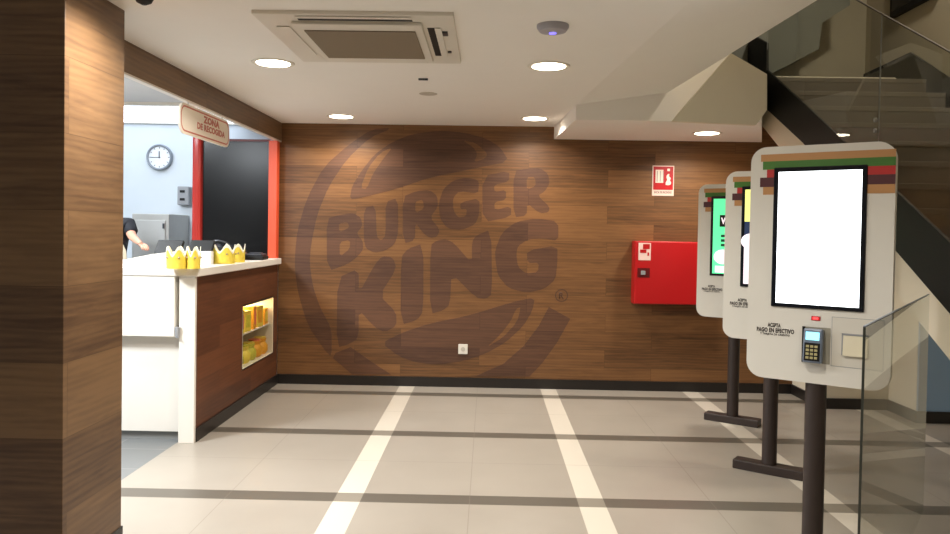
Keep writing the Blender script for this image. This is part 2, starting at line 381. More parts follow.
px_shape('bun', [[(381.5, 343), (401.2, 333), (430, 323.3), (468, 315.7), (513.4, 301.8), (534.9, 297.3), (532.4, 310.7), (523.5, 325.8), (505.8, 342.3), (485.6, 353.6), (462.9, 361.2), (435, 364.5), (416.4, 362.5), (398.7, 356.2)],
    [(521, 306.9), (517, 322), (503.3, 337.2), (485.6, 348), (500, 335), (510.9, 320.8), (516, 309)]], 1, 'lower bun half')
letters = dict(
 letter_b=[[(326.5, 218.8), (338.7, 215), (353.3, 213), (361, 217.6), (362.5, 226), (356.5, 233.4), (362.8, 240.7), (363.3, 249.2), (358.3, 256), (348.1, 263.9), (327.2, 271.5)], [(338.7, 223.6), (347.5, 221.8), (349.5, 227.5), (339.6, 232.4)], [(339.6, 242), (349.9, 239.7), (350, 248.5), (339.8, 257)]],
 letter_u=[[(363.8, 208.3), (375.7, 204.9), (376.7, 237), (381.3, 240.7), (385.8, 235), (385.5, 201.7), (397.9, 198), (398.4, 232.2), (394.7, 244.3), (385, 250.9), (374, 252.6), (366, 248.5), (363.8, 239.5)]],
 letter_r=[[(402.5, 196.8), (416.6, 191), (429.5, 190), (437.2, 195.6), (438, 206.8), (430, 217.5), (440, 229.7), (437, 236.8), (430, 237.8), (423.5, 233.4), (415.4, 222.4), (414.9, 240.5), (403.2, 243.6)], [(415.2, 201.7), (422.7, 199.5), (424.3, 208), (415.5, 213.5)]],
 letter_g=[[(479, 184.5), (478, 180), (467, 177.6), (454.4, 180), (443.4, 188.5), (438.8, 203), (439.8, 218), (447, 228.3), (461.7, 230), (475, 224.6), (479.2, 215.1), (479.6, 198.1), (460.4, 202.4), (460.4, 209.4), (467, 209), (466, 216.3), (458, 217.6), (453.4, 210.2), (452.9, 198.1), (459.2, 191), (478, 193.8)]],
 letter_e=[[(482.4, 176.1), (509.2, 170.8), (509.2, 181.5), (494.3, 184.7), (494.3, 192), (506, 189.8), (506, 199.8), (494.3, 202.2), (494.8, 210.2), (511, 206.1), (511.2, 216.8), (482.4, 222.4)]],
 letter_r2=[[(513.5, 171.3), (527.4, 168.5), (540, 168), (548, 173.7), (549.8, 183.5), (544.2, 192), (537.6, 195.6), (549.5, 206.6), (548.8, 212.2), (540, 213.5), (527.2, 203.4), (526.6, 215.6), (513.5, 217.6)], [(526.7, 177), (535, 176.9), (535.8, 186), (526.7, 189.8)]],
 letter_k=[[(337.5, 277.8), (358.8, 268.5), (358.8, 293.7), (374.9, 264.2), (382.5, 256), (392.9, 257.5), (396.6, 268.7), (379.5, 295.5), (396.2, 312.2), (396.6, 325.6), (384.8, 332.4), (374.2, 326.8), (358.8, 309.4), (358.6, 338), (349.4, 344), (336.6, 347.8)]],
 letter_i=[[(401, 257), (408, 248.6), (423.4, 243.4), (423.4, 311), (417.4, 320), (400.5, 325)]],
 letter_n=[[(430.3, 245), (437, 240.5), (446, 239.2), (454, 243), (471.9, 263.4), (471.9, 242), (476, 235.5), (491.2, 229.3), (492.2, 294), (485.6, 299), (475.8, 297.6), (451.5, 273), (450, 304.3), (443, 310.5), (430, 314)]],
 letter_g2=[[(558.3, 241.2), (558.3, 221.6), (537.2, 218.5), (516.7, 221.4), (502, 232.4), (495, 250), (495.6, 262), (498.3, 276.3), (508.4, 288), (526, 292.7), (543.8, 289.2), (555.5, 279.5), (557.4, 262), (557.4, 245.3), (526.6, 250.6), (527.6, 263.2), (538.8, 262.6), (538, 272), (526, 273.6), (518, 266.9), (516.2, 254), (517.9, 246), (527.4, 239.8), (542, 238.2)]])
for k, v in letters.items():
    px_shape('letter_' + k[7], v, 1)
# registered mark
rc = at(561.5, 295.5, Y=WY)
px = [(rc.x + .060 * math.cos(i * PI / 16), rc.z + .060 * math.sin(i * PI / 16)) for i in range(32)]
pi_ = [(rc.x + .050 * math.cos(i * PI / 16), rc.z + .050 * math.sin(i * PI / 16)) for i in range(32)]
flat('registered_mark', [px, pi_], .0012, MM, INK, mural)
text('registered_letter', 'R', .045, .06, frontal(rc.x, -.0005, rc.z), INK, mural, bold=.02)

# ------------------------------------------------------------------ ceiling lamps
lamps = []
def downlight(x, y, z, label, power=17, col=(1, .935, .84)):
    t = thing('ceiling_downlight', label, 'ceiling light', (x, y, z), 0, 'round recessed ceiling downlights')
    if lamps:
        for ch in lamps[0]:
            c = ch.copy(); C.objects.link(c); c.parent = t
    else:
        g = G(); g.lathe([(.098, -.004), (.118, -.007), (.124, -.003), (.124, .004), (.098, .004)], seg=40); a = g.build('trim_ring', PLASTIC, t, smooth=True)
        g = G(); g.lathe([(.06, -.0095), (.097, -.006), (.098, .0), (.06, .0)], seg=40); b = g.build('lens', LAMP, t, smooth=True)
        lamps.append((a, b))
    ld = bpy.data.lights.new('lamp light', 'AREA'); ld.shape = 'DISK'; ld.size = .19; ld.energy = power; ld.color = col; ld.spread = math.radians(150)
    lo = bpy.data.objects.new('lamp_light', ld); C.objects.link(lo); lo.parent = t; lo.location = (0, 0, -.014)
    return t
downlight(-1.275, 4.43, CE, 'lit round downlight in the ceiling, left one beside the air conditioner')
downlight(.335, 4.42, CE, 'lit round downlight in the ceiling below the small round detector')
downlight(-1.275, 6.48, CE, 'lit round downlight close to the wooden wall, above the mural, left one')
downlight(.378, 6.44, CE, 'lit round downlight close to the wooden wall, next to the low boxed ceiling')
downlight(1.81, 6.37, 2.287, 'lit round downlight in the low boxed ceiling above the kiosks')
for x, y, e in ((-1.3, 3.02, 27), (.35, 2.35, 17), (-.8, -.4, 18), (1.5, .7, 22)):
    t = downlight(x, y, CE, 'round downlight out of the picture above the viewer', e, (1, .95, .91) if y < 1 else (1, .935, .84))
# upper stair lamp
t = thing('ceiling_downlight', 'round ceiling light over the stairwell', 'ceiling light', (3.0, 4.6, 5.0))
g = G(); g.lathe([(.14, -.02), (.16, -.01), (.16, 0), (.14, 0)]); g.build('lens', LAMP, t)
ld = bpy.data.lights.new('stair light', 'AREA'); ld.shape = 'DISK'; ld.size = .28; ld.energy = 50; ld.color = (1, .9, .74)
lo = bpy.data.objects.new('lamp_light', ld); C.objects.link(lo); lo.parent = t; lo.location = (0, 0, -.03)

# air conditioner cassette
ac = thing('air_conditioner', 'square white ceiling air conditioner with taupe centre grille', 'air conditioner', (-.62, 3.84, CE))
g = G(); g.box(-.45, .45, -.475, .475, -.018, .002, bev=.004); g.build('frame', PLASTIC, ac)
g = G(); g.box(-.30, .30, -.37, .365, -.034, -.018, bev=.005); g.build('inner_panel', PLASTIC, ac)
g = G(); g.box(-.262, .262, -.275, .275, -.040, -.034, bev=.002); g.build('grille', GREYM, ac)
for (a0, a1, b0, b1), (c0, c1, d0, d1) in (((-.26, .26, -.452, -.383), (-.263, .263, -.458, -.428)), ((.318, .378, -.28, .28), (.352, .384, -.283, .283)), ((-.26, .26, .385, .44), (-.263, .263, .382, .443)), ((-.39, -.33, -.28, .28), (-.393, -.327, -.283, .283))):
    g = G(); g.box(a0, a1, b0, b1, -.0195, -.0185); s_ = g.build('air_slot', BLK, ac)
    g = G(); g.box(c0, c1, d0, d1, -.0235, -.0205, bev=.001); g.build('flap', PLASTIC, s_)
for q in ((.385, .41, -.22, -.16), (.39, .41, .17, .19)):
    g = G(); g.box(*q, -.026, -.018); g.build('latch', DGREY, ac)
d = thing('ceiling_detector', 'small round white ceiling detector with a faint violet light', 'detector', (.285, 3.56, CE))
g = G(); g.lathe([(.03, -.036), (.062, -.03), (.075, -.012), (.075, 0)][::-1], seg=36); g.build('housing', paint('detector plastic', (170, 166, 172), .5), d, smooth=True)
g = G(); g.lathe([(.016, -.040), (.018, -.034)], seg=16); g.build('status_light', BLUELED, d)
g = G(); g.lathe([(.062, -.003), (.064, 0)], c=(-.44, 5.36, CE), seg=32); tag(g.build('ceiling_cover_plate', paint('plate', (190, 180, 166), .6)), 'flat round cover plate in the ceiling behind the air conditioner', 'cover plate')
g = G(); g.box(-.46, -.40, 4.82, 4.835, CE - .012, CE, bev=.002); tag(g.build('ceiling_sensor', DGREY), 'tiny dark sensor on the ceiling behind the air conditioner', 'sensor')
cp = at(144, -6, Z=CE); g = G(); g.lathe([(.01, -.045), (.03, -.035), (.04, -.015), (.045, 0)][::-1], c=(cp.x, cp.y, CE), seg=20); tag(g.build('dome_camera', BLK), 'small black dome on the ceiling beside the pillar', 'camera')

# ------------------------------------------------------------------ signs and boxes on the back wall
s1, s2 = at(652.5, 165.5, Y=WY), at(673.5, 196, Y=WY); cx, cz = (s1.x + s2.x) / 2, (s1.z + s2.z) / 2; w, h = s2.x - s1.x, s1.z - s2.z
t = thing('fire_hose_sign', 'red and white fire hose sign on the wooden wall above the red cabinet', 'sign', (cx, WY, cz))
g = G(); g.box(-w / 2, w / 2, -.006, 0, -h / 2, h / 2, bev=.001); g.build('board', paint('sign white', (232, 205, 190), .4), t)
g = G(); g.box(-w * .455, w * .455, -.0085, -.006, -h * .30, h * .465); g.build('red_field', RED, t)
SW = paint('sign print white', (235, 220, 205), .4)
g = G(); g.box(-w * .36, w * .0, -.0105, -.0085, -.02, h * .36); hp = g.build('hose_pictogram', SW, t)
g = G(); [g.box(-w * .30 + i * .028, -w * .30 + i * .028 + .006, -.0125, -.0105, -.01, h * .32) for i in range(3)]; g.build('hose_lines', paint('grey print', (150, 140, 130), .5), hp)
fl = [(.015, -.055), (.045, -.06), (.07, -.05), (.075, -.02), (.06, .0), (.072, .03), (.05, .05), (.056, .085), (.03, .07), (.022, .04), (.035, .01), (.018, -.02)]
flat('flame', [chaikin([(x * .85 + .008, y * .75 + .002) for x, y in fl], 1)], .002, frontal(0, -.0095, 0), SW, t)
g = G(); g.box(w * .18, w * .30, -.0105, -.0085, h * .32, h * .40); g.build('printed_mark', SW, t)
text('lettering', 'BOCA DE INCENDIO', w * .8, h * .075, frontal(0, -.006, -h * .385), DRED, t, bold=.02)

x0 = 1.315; zt = at(632, 241, Y=6.79).z; zb = at(632, 304, Y=6.79).z
t = thing('fire_hose_cabinet', 'red metal fire hose cabinet on the wooden wall', 'cabinet', (x0 + .37, WY, zb))
hh = zt - zb
g = G(); g.box(-.37, .37, -.135, .002, 0, hh, bev=.004); g.build('body', RED, t)
dr = None; g = G(); g.box(-.366, .366, -.15, -.136, .004, hh - .004, bev=.005); dr = g.build('door', RED, t)
g = G(); g.box(-.34, -.23, -.1515, -.15, hh - .17, hh - .015); st = g.build('sticker', paint('sticker white', (236, 206, 196), .5), dr)
g = G(); g.box(-.30, -.24, -.153, -.1515, hh - .07, hh - .025); g.box(-.325, -.27, -.153, -.1515, hh - .105, hh - .075); g.box(-.26, -.245, -.153, -.1515, hh - .13, hh - .1); g.build('sticker_print', RED, st)
g = G(); g.box(-.345, -.235, -.152, -.1502, hh - .325, hh - .24, bev=.0); lk = g.build('lock_recess', DRED, dr)
g = G(); g.box(-.315, -.275, -.158, -.152, hh - .30, hh - .265, bev=.002); g.build('lock', GREY, lk)

sp = at(463, 349, Y=WY)
t = thing('wall_socket', 'small white socket on the wooden wall in the lower bun', 'socket', (sp.x, WY, sp.z))
g = G(); g.box(-.043, .043, -.012, -.0022, -.046, .046, bev=.004); g.build('plate', PLASTIC, t)
g = G(); g.lathe([(.02, 0), (.02, .002)], M=Matrix.Rotation(PI / 2, 3, 'X'), c=(0, -.012, 0), seg=20); g.build('outlet', paint('socket grey', (190, 184, 172), .5), t)

# ------------------------------------------------------------------ ordering kiosks
def make_kiosk(label, kind):
    k = thing('ordering_kiosk', label, 'kiosk', (0, 0, 0), 0, 'self-service ordering kiosks')
    R = Matrix.Rotation(PI / 2, 4, 'X')
    def fp(y): return Matrix.Translation((0, y, 0)) @ R
    sh = flat('panel', [rrect(-.284, .290, .803, 1.827, .068, 8)], .05, fp(-.032), KWHITE, k)
    bv = sh.modifiers.new('bevel', 'BEVEL'); bv.width = .006; bv.segments = 3; bv.limit_method = 'ANGLE'
    g = G(); g.box(-.22, .22, -.007, .055, .88, 1.74, bev=.02); g.build('rear_housing', GREY, k)
    Y0 = -.0575
    def stripe(nm, mat, pieces):
        for a, b, z0, z1 in pieces:
            g = G(); g.box(a, b, Y0 - .001, Y0 + .002, z0, z1); g.build(nm, mat, k)
    stripe('tan_stripe', TAN, [(-.241, .2885, 1.763, 1.794)])
    stripe('green_stripe', GREEN, [(-.232, .289, 1.727, 1.763)])
    stripe('red_stripe', REDS, [(-.214, -.18, 1.692, 1.727), (.18, .289, 1.692, 1.727)])
    stripe('maroon_stripe', MAROON, [(-.243, -.18, 1.65, 1.692), (.18, .289, 1.652, 1.692)])
    stripe('tan_stripe', TAN, [(-.229, -.18, 1.616, 1.65), (.18, .289, 1.615, 1.652)])
    g = G(); g.box(-.183, .188, Y0 - .008, Y0 + .004, 1.123, 1.734, bev=.004); bz = g.build('bezel', BEZEL, k)
    Y1 = Y0 - .008
    if kind == 'white':
        g = G(); g.box(-.162, .169, Y1 - .001, Y1 + .001, 1.141, 1.714); g.build('screen', SCRW, bz)
    elif kind == 'green':
        g = G(); g.box(-.162, .169, Y1 - .001, Y1 + .001, 1.141, 1.714); sc_ = g.build('screen', SCRG, bz)
        g = G(); g.box(-.112, .10, Y1 - .002, Y1 - .001, 1.50, 1.59); g.box(-.05, .0, Y1 - .002, Y1 - .001, 1.59, 1.63); g.build('black_banner', SCRK, sc_)
        text('banner_letter', 'W', .06, .05, Matrix.Translation((-.072, Y1 - .002, 1.545)) @ R, SCRP, sc_, bold=.04)
        g = G()
        for i in range(3): g.box(-.10, .03, Y1 - .002, Y1 - .001, 1.42 - i * .035, 1.44 - i * .035)
        g.build('menu_lines', paint('dark green print', (20, 90, 60), .5), sc_)
        g = G(); g.lathe([(.001, 0), (.07, .004), (.07, .006)], M=Matrix.Rotation(PI / 2, 3, 'X') @ Matrix.Diagonal((1, .8, 1)), c=(-.08, Y1 - .001, 1.27)); g.box(-.14, .05, Y1 - .003, Y1 - .001, 1.15, 1.2); g.build('meal_picture', SCRP, sc_)
    else:
        g = G(); g.box(-.162, .169, Y1 - .001, Y1 + .001, 1.141, 1.714); sc_ = g.build('screen', SCRN, bz)
        g = G(); g.box(-.162, .169, Y1 - .002, Y1 - .001, 1.52, 1.714); g.build('yellow_banner', SCRY, sc_)
        g = G(); g.box(-.162, .169, Y1 - .002, Y1 - .001, 1.141, 1.39); g.build('pale_banner', SCRP, sc_)
        g = G(); g.lathe([(.001, 0), (.06, .004), (.05, .006)], M=Matrix.Rotation(PI / 2, 3, 'X') @ Matrix.Diagonal((1, .8, 1)), c=(-.12, Y1 - .001, 1.40)); g.build('meal_picture', SCRP, sc_)
    # printed notice
    text('printed_notice', 'ACEPTA', .055, .018, Matrix.Translation((-.168, Y0, 1.040)) @ R, INKT, k, bold=.035)
    text('printed_notice', 'PAGO EN EFECTIVO', .158, .020, Matrix.Translation((-.163, Y0, 1.017)) @ R, INKT, k, bold=.035)
    text('printed_notice', 'Y TARJETA DE CREDITO', .125, .011, Matrix.Translation((-.165, Y0, .998)) @ R, INKT, k, bold=.02)
    # card terminal in its holder
    g = G(); g.box(-.05, .062, Y0 - .0015, Y0 + .002, .892, 1.046); g.build('terminal_recess', paint('recess beige grey', (150, 146, 132), .6), k)
    g = G(); g.box(-.05, -.038, Y0 - .006, Y0 + .002, .892, 1.046); g.build('recess_side', BLK, k)
    T = Matrix.Translation((-.001, Y0 - .022, .968)) @ Matrix.Rotation(math.radians(-6), 4, 'X')
    g = G(); g.box(-.038, .038, -.018, .018, -.073, .073, bev=.008, M=T); tm = g.build('card_terminal', paint('terminal grey', (110, 122, 140), .35), k)
    g = G(); g.box(-.027, .027, -.0205, -.017, .024, .058, M=T); g.build('display', LCD, tm)
    g = G(); g.box(-.031, .031, -.0195, -.017, -.064, .012, M=T); kp = g.build('keypad_panel', BLK, tm)
    g = G(); KC = paint('key ivory', (176, 168, 120), .5)
    for r in range(4):
        for c_ in range(3): g.box(-.024 + c_ * .017, -.012 + c_ * .017, -.022, -.0195, -.056 + r * .016, -.046 + r * .016, M=T)
    g.build('keys', KC, kp)
    g = G(); g.box(-.016, .021, Y0 - .003, Y0 + .002, 1.074, 1.093, bev=.002); lf = g.build('indicator_frame', paint('indicator red', (190, 50, 60), .4), k)
    g = G(); g.box(-.008, .012, Y0 - .004, Y0 - .002, 1.079, 1.088); g.build('indicator_light', REDLED, lf)
    # printer door with ticket slot
    g = G(); g.box(.068, .262, Y0 - .0005, Y0 + .002, .889, 1.094, bev=.0); pd = g.build('printer_door', paint('printer door white', (214, 210, 199), .5), k)
    g = G(); fr = g
    g.box(.106, .208, Y0 - .003, Y0, 1.022, 1.030); g.box(.106, .112, Y0 - .003, Y0, .938, 1.03); g.build('slot_shadow_lip', GREY, pd)
    g = G(); g.solid([(.112, Y0 - .001, 1.022), (.205, Y0 - .001, 1.022), (.205, Y0 - .014, .938), (.112, Y0 - .014, .938)], (0, .012, 0)); g.build('ticket_tray', paint('tray cream', (224, 216, 190), .5), pd)
    g = G(); g.box(.066, .264, Y0 - .0003, Y0 + .001, .8865, .889); g.box(.066, .068, Y0 - .0003, Y0 + .001, .8865, 1.096); g.box(.262, .264, Y0 - .0003, Y0 + .001, .8865, 1.096); g.box(.066, .264, Y0 - .0003, Y0 + .001, 1.094, 1.096)
    g.build('door_seam', GREY, pd)
    g = G(); g.tube([(0, -.008, .05), (0, -.008, .89)], .043, 32); g.build('post', STEEL_BLK, k, smooth=True)
    g = G(); g.box(-.205, .205, -.058, .042, 0, .055, bev=.005); g.build('base_bar', STEEL_BLK, k)
    return k
RZ = math.radians(-35)
for lab, kind, x, y in (('white ordering kiosk with a blank white screen, nearest of the three', 'white', 1.44, 3.31),
                        ('middle ordering kiosk, yellow and navy screen half hidden by the nearest', 'yellow', 1.73, 4.60),
                        ('ordering kiosk with a green screen, farthest, next to the red cabinet', 'green', 1.90, 5.82)):
    k = make_kiosk(lab, kind); k.matrix_basis = Matrix.Translation((x, y, 0)) @ Matrix.Rotation(RZ, 4, 'Z')

# ------------------------------------------------------------------ staircase and its glass
sc = thing('staircase', 'taupe stone staircase rising to a landing behind the kiosks', 'staircase', (2.99, 4.0, 0))
RH, GO = .165, .276; nY, nZ = 6.40, 2.765
for k in range(17):
    z1 = nZ - RH * k; y1 = nY - GO * k
    g = G(); g.box(2.37, 3.63, y1, y1 + GO + .02 if k else 7.48, z1 - .035, z1, bev=.002)
    z0 = max(.0, z1 - RH)
    st = g.build('step', STEP, sc, world=True)
    if z1 - .035 > z0: g = G(); g.box(2.37, 3.63, y1 + .003, y1 + .023, z0, z1 - .034); g.build('riser', RISER, st); C.objects[-1]
    rr = [o for o in C.objects if o.parent == st][-1]
    for v in rr.data.vertices: v.co -= Vector((2.99, 4.0, 0))
# sloping slab (white side and underside)
def zl(y, dz): return 2.70 + .598 * (y - 6.40) + dz
g = G(); g.solid([(2.365, 6.9, zl(6.9, -.12)), (2.365, 2.25, zl(2.25, -.12)), (2.365, 2.45, 0.001), (2.365, 2.65, .02), (2.365, 3.864, .80), (2.365, 6.9, zl(6.9, -.46))], (1.27, 0, 0))
g.build('underside_slab', CREAM, sc, world=True)
g = G(); q = [at(x, y, X=2.345) for x, y in ((731, 53), (755.5, 37), (766.5, 43), (766.5, 70))]
tp = at(950, 243, X=2.345); t2_ = at(808.7, 108.8, X=2.345); b1 = at(766.5, 109, X=2.345); b2 = at(803, 143, X=2.345); b3 = at(950, 314, X=2.345)
s_t = (t2_.z - tp.z) / (t2_.y - tp.y); s_b = (b2.z - b3.z) / (b2.y - b3.y)
q += [t2_, tp, Vector((2.345, 2.55, tp.z - s_t * (tp.y - 2.55))), Vector((2.345, 1.90, .12)), Vector((2.345, 1.9, 0.0)), Vector((2.345, 2.2, 0.0)), Vector((2.345, 2.6, b3.z - s_b * (b3.y - 2.6))), b3, b2, b1]
g.solid(q, (.02, 0, 0)); g.build('stringer', BLK, sc, world=True)
g = G(); q = [(3.632, 7.48, 3.03), (3.632, 6.66, 3.05), (3.632, 1.95, 3.05 - .598 * 4.71), (3.632, 1.95, .0), (3.632, 2.3, .0), (3.632, 6.66, 2.60), (3.632, 7.48, 2.60)]
g.solid(q, (.015, 0, 0)); g.build('stringer', BLK, sc, world=True)
# upper flight soffit block seen behind the glass
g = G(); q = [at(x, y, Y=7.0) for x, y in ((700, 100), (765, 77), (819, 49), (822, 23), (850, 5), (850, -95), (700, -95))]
g.solid(q, (0, .488, 0)); struct(g.build('ceiling', paint('soffit grey green', (126, 128, 120), .8)), 'slanted soffit of the upper stair flight')  # toned cooler and darker than the landing wall
# glass along the stair
gb = thing('glass_balustrade', 'frameless glass balustrade running up the stairs', 'balustrade', (2.33, 4.6, 0))
def gz(y): return 2.385 + .567 * (y - 3.94)
def pane(y0, y1):
    g = G(); g.solid([(2.349, y0, zl(y0, .10)), (2.349, y1, zl(y1, .10)), (2.349, y1, gz(y1)), (2.349, y0, gz(y0))], (.012, 0, 0))
    p = g.build('glass_pane', GLASS, gb, world=True)
    g = G(); g.solid([(2.349, y0, gz(y0)), (2.349, y1, gz(y1)), (2.349, y1, gz(y1) + .008), (2.349, y0, gz(y0) + .008)], (.012, 0, 0)); e = g.build('top_edge', paint('dark glass top edge', (58, 52, 44), .4), p)
    for v in e.data.vertices: v.co -= Vector(gb.location)
    for yy in (y0, y1):
        g = G(); g.box(2.353, 2.356, yy - .002, yy + .002, zl(yy, .1), gz(yy)); e = g.build('side_edge', GREY, p)
        for v in e.data.vertices: v.co -= Vector(gb.location)
pane(4.645, 6.53); pane(2.9, 4.637)
g = G()
for zz in (2.085, 2.15): g.lathe([(.014, -.006), (.014, .006)], M=Matrix.Rotation(PI / 2, 3, 'Y'), c=(2.342, 4.66, zz), seg=16)
g.build('clamp', GREY, gb, world=True)
# floor-standing guard pane
dv = Vector((math.sin(math.radians(35.5)), math.cos(math.radians(35.5)), 0)); P0 = Vector((1.235, 2.50, 0)); LN = 1.86; nn = Vector((dv.y, -dv.x, 0)) * .008
z_t = at(862.4, 326.9, Y=2.5).z
gg = thing('glass_guard', 'clear upright glass guard pane standing in front of the stairs', 'glass panel', (P0.x + dv.x * LN / 2, P0.y + dv.y * LN / 2, 0))
g = G(); g.solid([P0, P0 + dv * LN, P0 + dv * LN + Vector((0, 0, z_t)), P0 + Vector((0, 0, z_t))], nn); gp = g.build('glass_pane', GLASS2, gg, world=True)
g = G(); g.solid([P0 - dv * .003, P0, P0 + Vector((0, 0, z_t)), P0 - dv * .003 + Vector((0, 0, z_t))], nn); g.build('front_edge', paint('dark glass edge', (50, 52, 46), .3), gg, world=True)
g = G(); g.solid([P0 + Vector((0, 0, z_t)), P0 + dv * LN + Vector((0, 0, z_t)), P0 + dv * LN + Vector((0, 0, z_t + .004)), P0 + Vector((0, 0, z_t + .004))], nn); g.build('top_edge', paint('blue grey glass edge', (112, 122, 134), .3), gg, world=True)
# dark framed sign on the right wall
sa_ = at(895, 18.5, X=3.65)
t = thing('framed_sign', 'black framed sign high on the wall beside the stairs', 'sign', (3.65, sa_.y - .35, sa_.z))
g = G(); g.box(-.05, 0, -.35, .35, 0, .5, bev=.004); fr_ = g.build('frame', BLK, t)
g = G(); g.box(-.053, -.050, -.31, .31, .05, .46); g.build('board', paint('dark board', (34, 32, 30), .3), t)
g = G()
for i in range(5): g.box(-.055, -.053, -.14 + i * .045, -.115 + i * .045, .11, .17)
g.build('white_print', SW, t)

# ------------------------------------------------------------------ service counter
ct = thing('service_counter', 'L-shaped service counter, white end and brown wood front', 'counter', (-2.2, 5.9, 0))
NY = 4.95
g = G(); n0, n1, m0, m1 = 5.94, 6.79, .31, .81
def cb(a, b, c, d_): g.box(CXX - .02, CXX, a, b, c, d_)
cb(NY + .03, n0, .09, 1.105); cb(n1, WY - .015, .09, 1.105); cb(n0, n1, .09, m0); cb(n0, n1, m1, 1.105)
g.build('wood_front', WOODC, ct, world=True)
g = G(); g.box(CXX - .02, CXX + .012, NY + .03, WY - .018, 0, .09); g.build('skirting', BLACK, ct, world=True)
g = G(); g.box(-2.03, CXX + .005, NY, NY + .03, 0, 1.105, bev=.002); g.build('end_panel', COUNTER, ct, world=True)
g = G(); g.box(-2.6, -1.895, NY - .02, WY - .02, 1.105, 1.16, bev=.006); g.box(-4.4, -2.6, NY - .02, 5.65, 1.105, 1.16, bev=.006); g.build('worktop', COUNTER, ct, world=True)
g = G(); g.box(-4.4, -2.03, NY + .06, 5.6, .06, 1.105); g.box(-2.5, -2.40, 5.6, 6.90, .06, 1.105); g.build('body', COUNTER, ct, world=True)
g = G(); g.box(-4.4, -2.03, NY + .085, 5.6, 0, .06); g.build('plinth', PLINTH, ct, world=True)
g = G(); g.box(-4.4, -2.055, NY - .012, NY + .06, .705, 1.105, bev=.004); g.build('upper_panel', COUNTER, ct, world=True)
g = G(); g.tube([(-2.035, NY - .01, .70), (-2.035, NY - .01, .77)], [.012, .018]); g.lathe([(.006, 0), (.006, .006)], c=(-2.035, NY - .035, .722), M=Matrix.Rotation(PI / 2, 3, 'X'), seg=12); g.build('hinge', GREY, ct, world=True)
# raised white guard behind the near edge
g = G(); q = [at(x, y, Y=5.42) for x, y in ((60, 266), (125, 259.6), (150, 254.6), (171, 251.8), (211, 251.3))]
q = [Vector((p.x, 5.42, max(p.z, 1.17))) for p in q]; q += [Vector((q[-1].x, 5.42, 1.161)), Vector((q[0].x, 5.42, 1.161))]
g.solid(q, (0, .05, 0)); tag(g.build('till_guard', COUNTER), 'low white screen on the counter in front of the black tills', 'screen')
# display niche
nc = g = G()
g.box(-2.30, -2.28, n0, n1, m0, m1); g.box(-2.28, CXX, n0 - .012, n0, m0 - .012, m1 + .012); g.box(-2.28, CXX, n1, n1 + .012, m0 - .012, m1 + .012); g.box(-2.28, CXX, n0, n1, m0 - .012, m0); g.box(-2.28, CXX, n0, n1, m1, m1 + .012)
dc = thing('display_case', 'lit display window set into the wooden counter front', 'display case', (-2.1, 6.365, .31))
nc.box(-2.28, CXX + .001, n0, n1, m0, m0 + .005); nc.box(-2.28, CXX + .001, n0, n1, m1 - .005, m1); nc.box(-2.28, CXX + .001, n0, n0 + .006, m0, m1); nc.box(-2.28, CXX + .001, n1 - .006, n1, m0, m1); nc.build('liner', paint('case liner', (226, 220, 200), .3), dc, world=True)
g = G(); g.box(-2.27, CXX - .03, n0 + .002, n1 - .002, .565, .577); g.build('shelf', PLASTIC, dc, world=True)
g = G(); g.box(-2.22, -2.02, n0 + .05, n1 - .05, m1 - .012, m1 - .004); g.build('strip_light', CASELT, dc, world=True)
fo = flat('front_pane', [rrect(n0 + .007, n1 - .007, m0 + .006, m1 - .006, .01)], .002, Matrix.Translation((CXX - .004 + 2.1, -6.365, -.31)) @ Matrix.Rotation(PI / 2, 4, 'Z') @ Matrix.Rotation(PI / 2, 4, 'X'), ACR, dc)
labs = {}
def pack(x, y, z, h, r, top, lab, nm, mat, capm):
    t = thing(nm, lab, 'toy' if nm == 'boxed_toy' else 'bag', (x, y, z), random.uniform(-.3, .3), 'goods in the display window')
    if nm == 'boxed_toy':
        g = G(); g.box(-r, r, -r * .8, r * .8, 0, h, bev=.004); b = g.build('carton', mat, t)
        g = G(); g.box(r, r + .002, -r * .5, r * .5, h * .2, h * .8); g.build('carton_print', capm, t)
    else:
        g = G(); g.lathe([(r * .7, 0), (r, h * .2), (r, h * .55), (r * .7, h * .78), (r * .85, h)], seg=14, sy=1.2); g.build('bag_body', mat, t, smooth=True)
        g = G(); g.lathe([(r * .2, h * .99), (r * .7, h * 1.0), (r * .8, h * 1.1)], seg=10); g.build('bag_top', capm, t)
YL = [GOLD, paint('amber card', (226, 160, 40), .5, noise=.2, scale=25), paint('lime yellow card', (196, 190, 60), .5, noise=.25, scale=25), paint('orange pink card', (226, 120, 90), .5, noise=.2, scale=25)]
names_up = ['leftmost', 'second from the left', 'middle', 'second from the right', 'rightmost']
for i in range(5):
    pack(-2.03, n0 + .10 + i * .165, .578, (.19, .17, .19, .18, .14)[i], .066, None, 'yellow printed carton on the upper shelf of the counter window, ' + names_up[i], 'boxed_toy', YL[(0, 0, 1, 0, 1)[i]], YL[(3, 2, 3, 1, 0)[i]])
for i in range(5):
    pack(-2.02, n0 + .10 + i * .165, .3105, .14, .066, None, 'yellow green bag at the bottom of the counter window, ' + names_up[i], 'snack_bag', YL[(2, 0, 2, 1, 1)[i]], YL[(0, 2, 0, 3, 0)[i]])

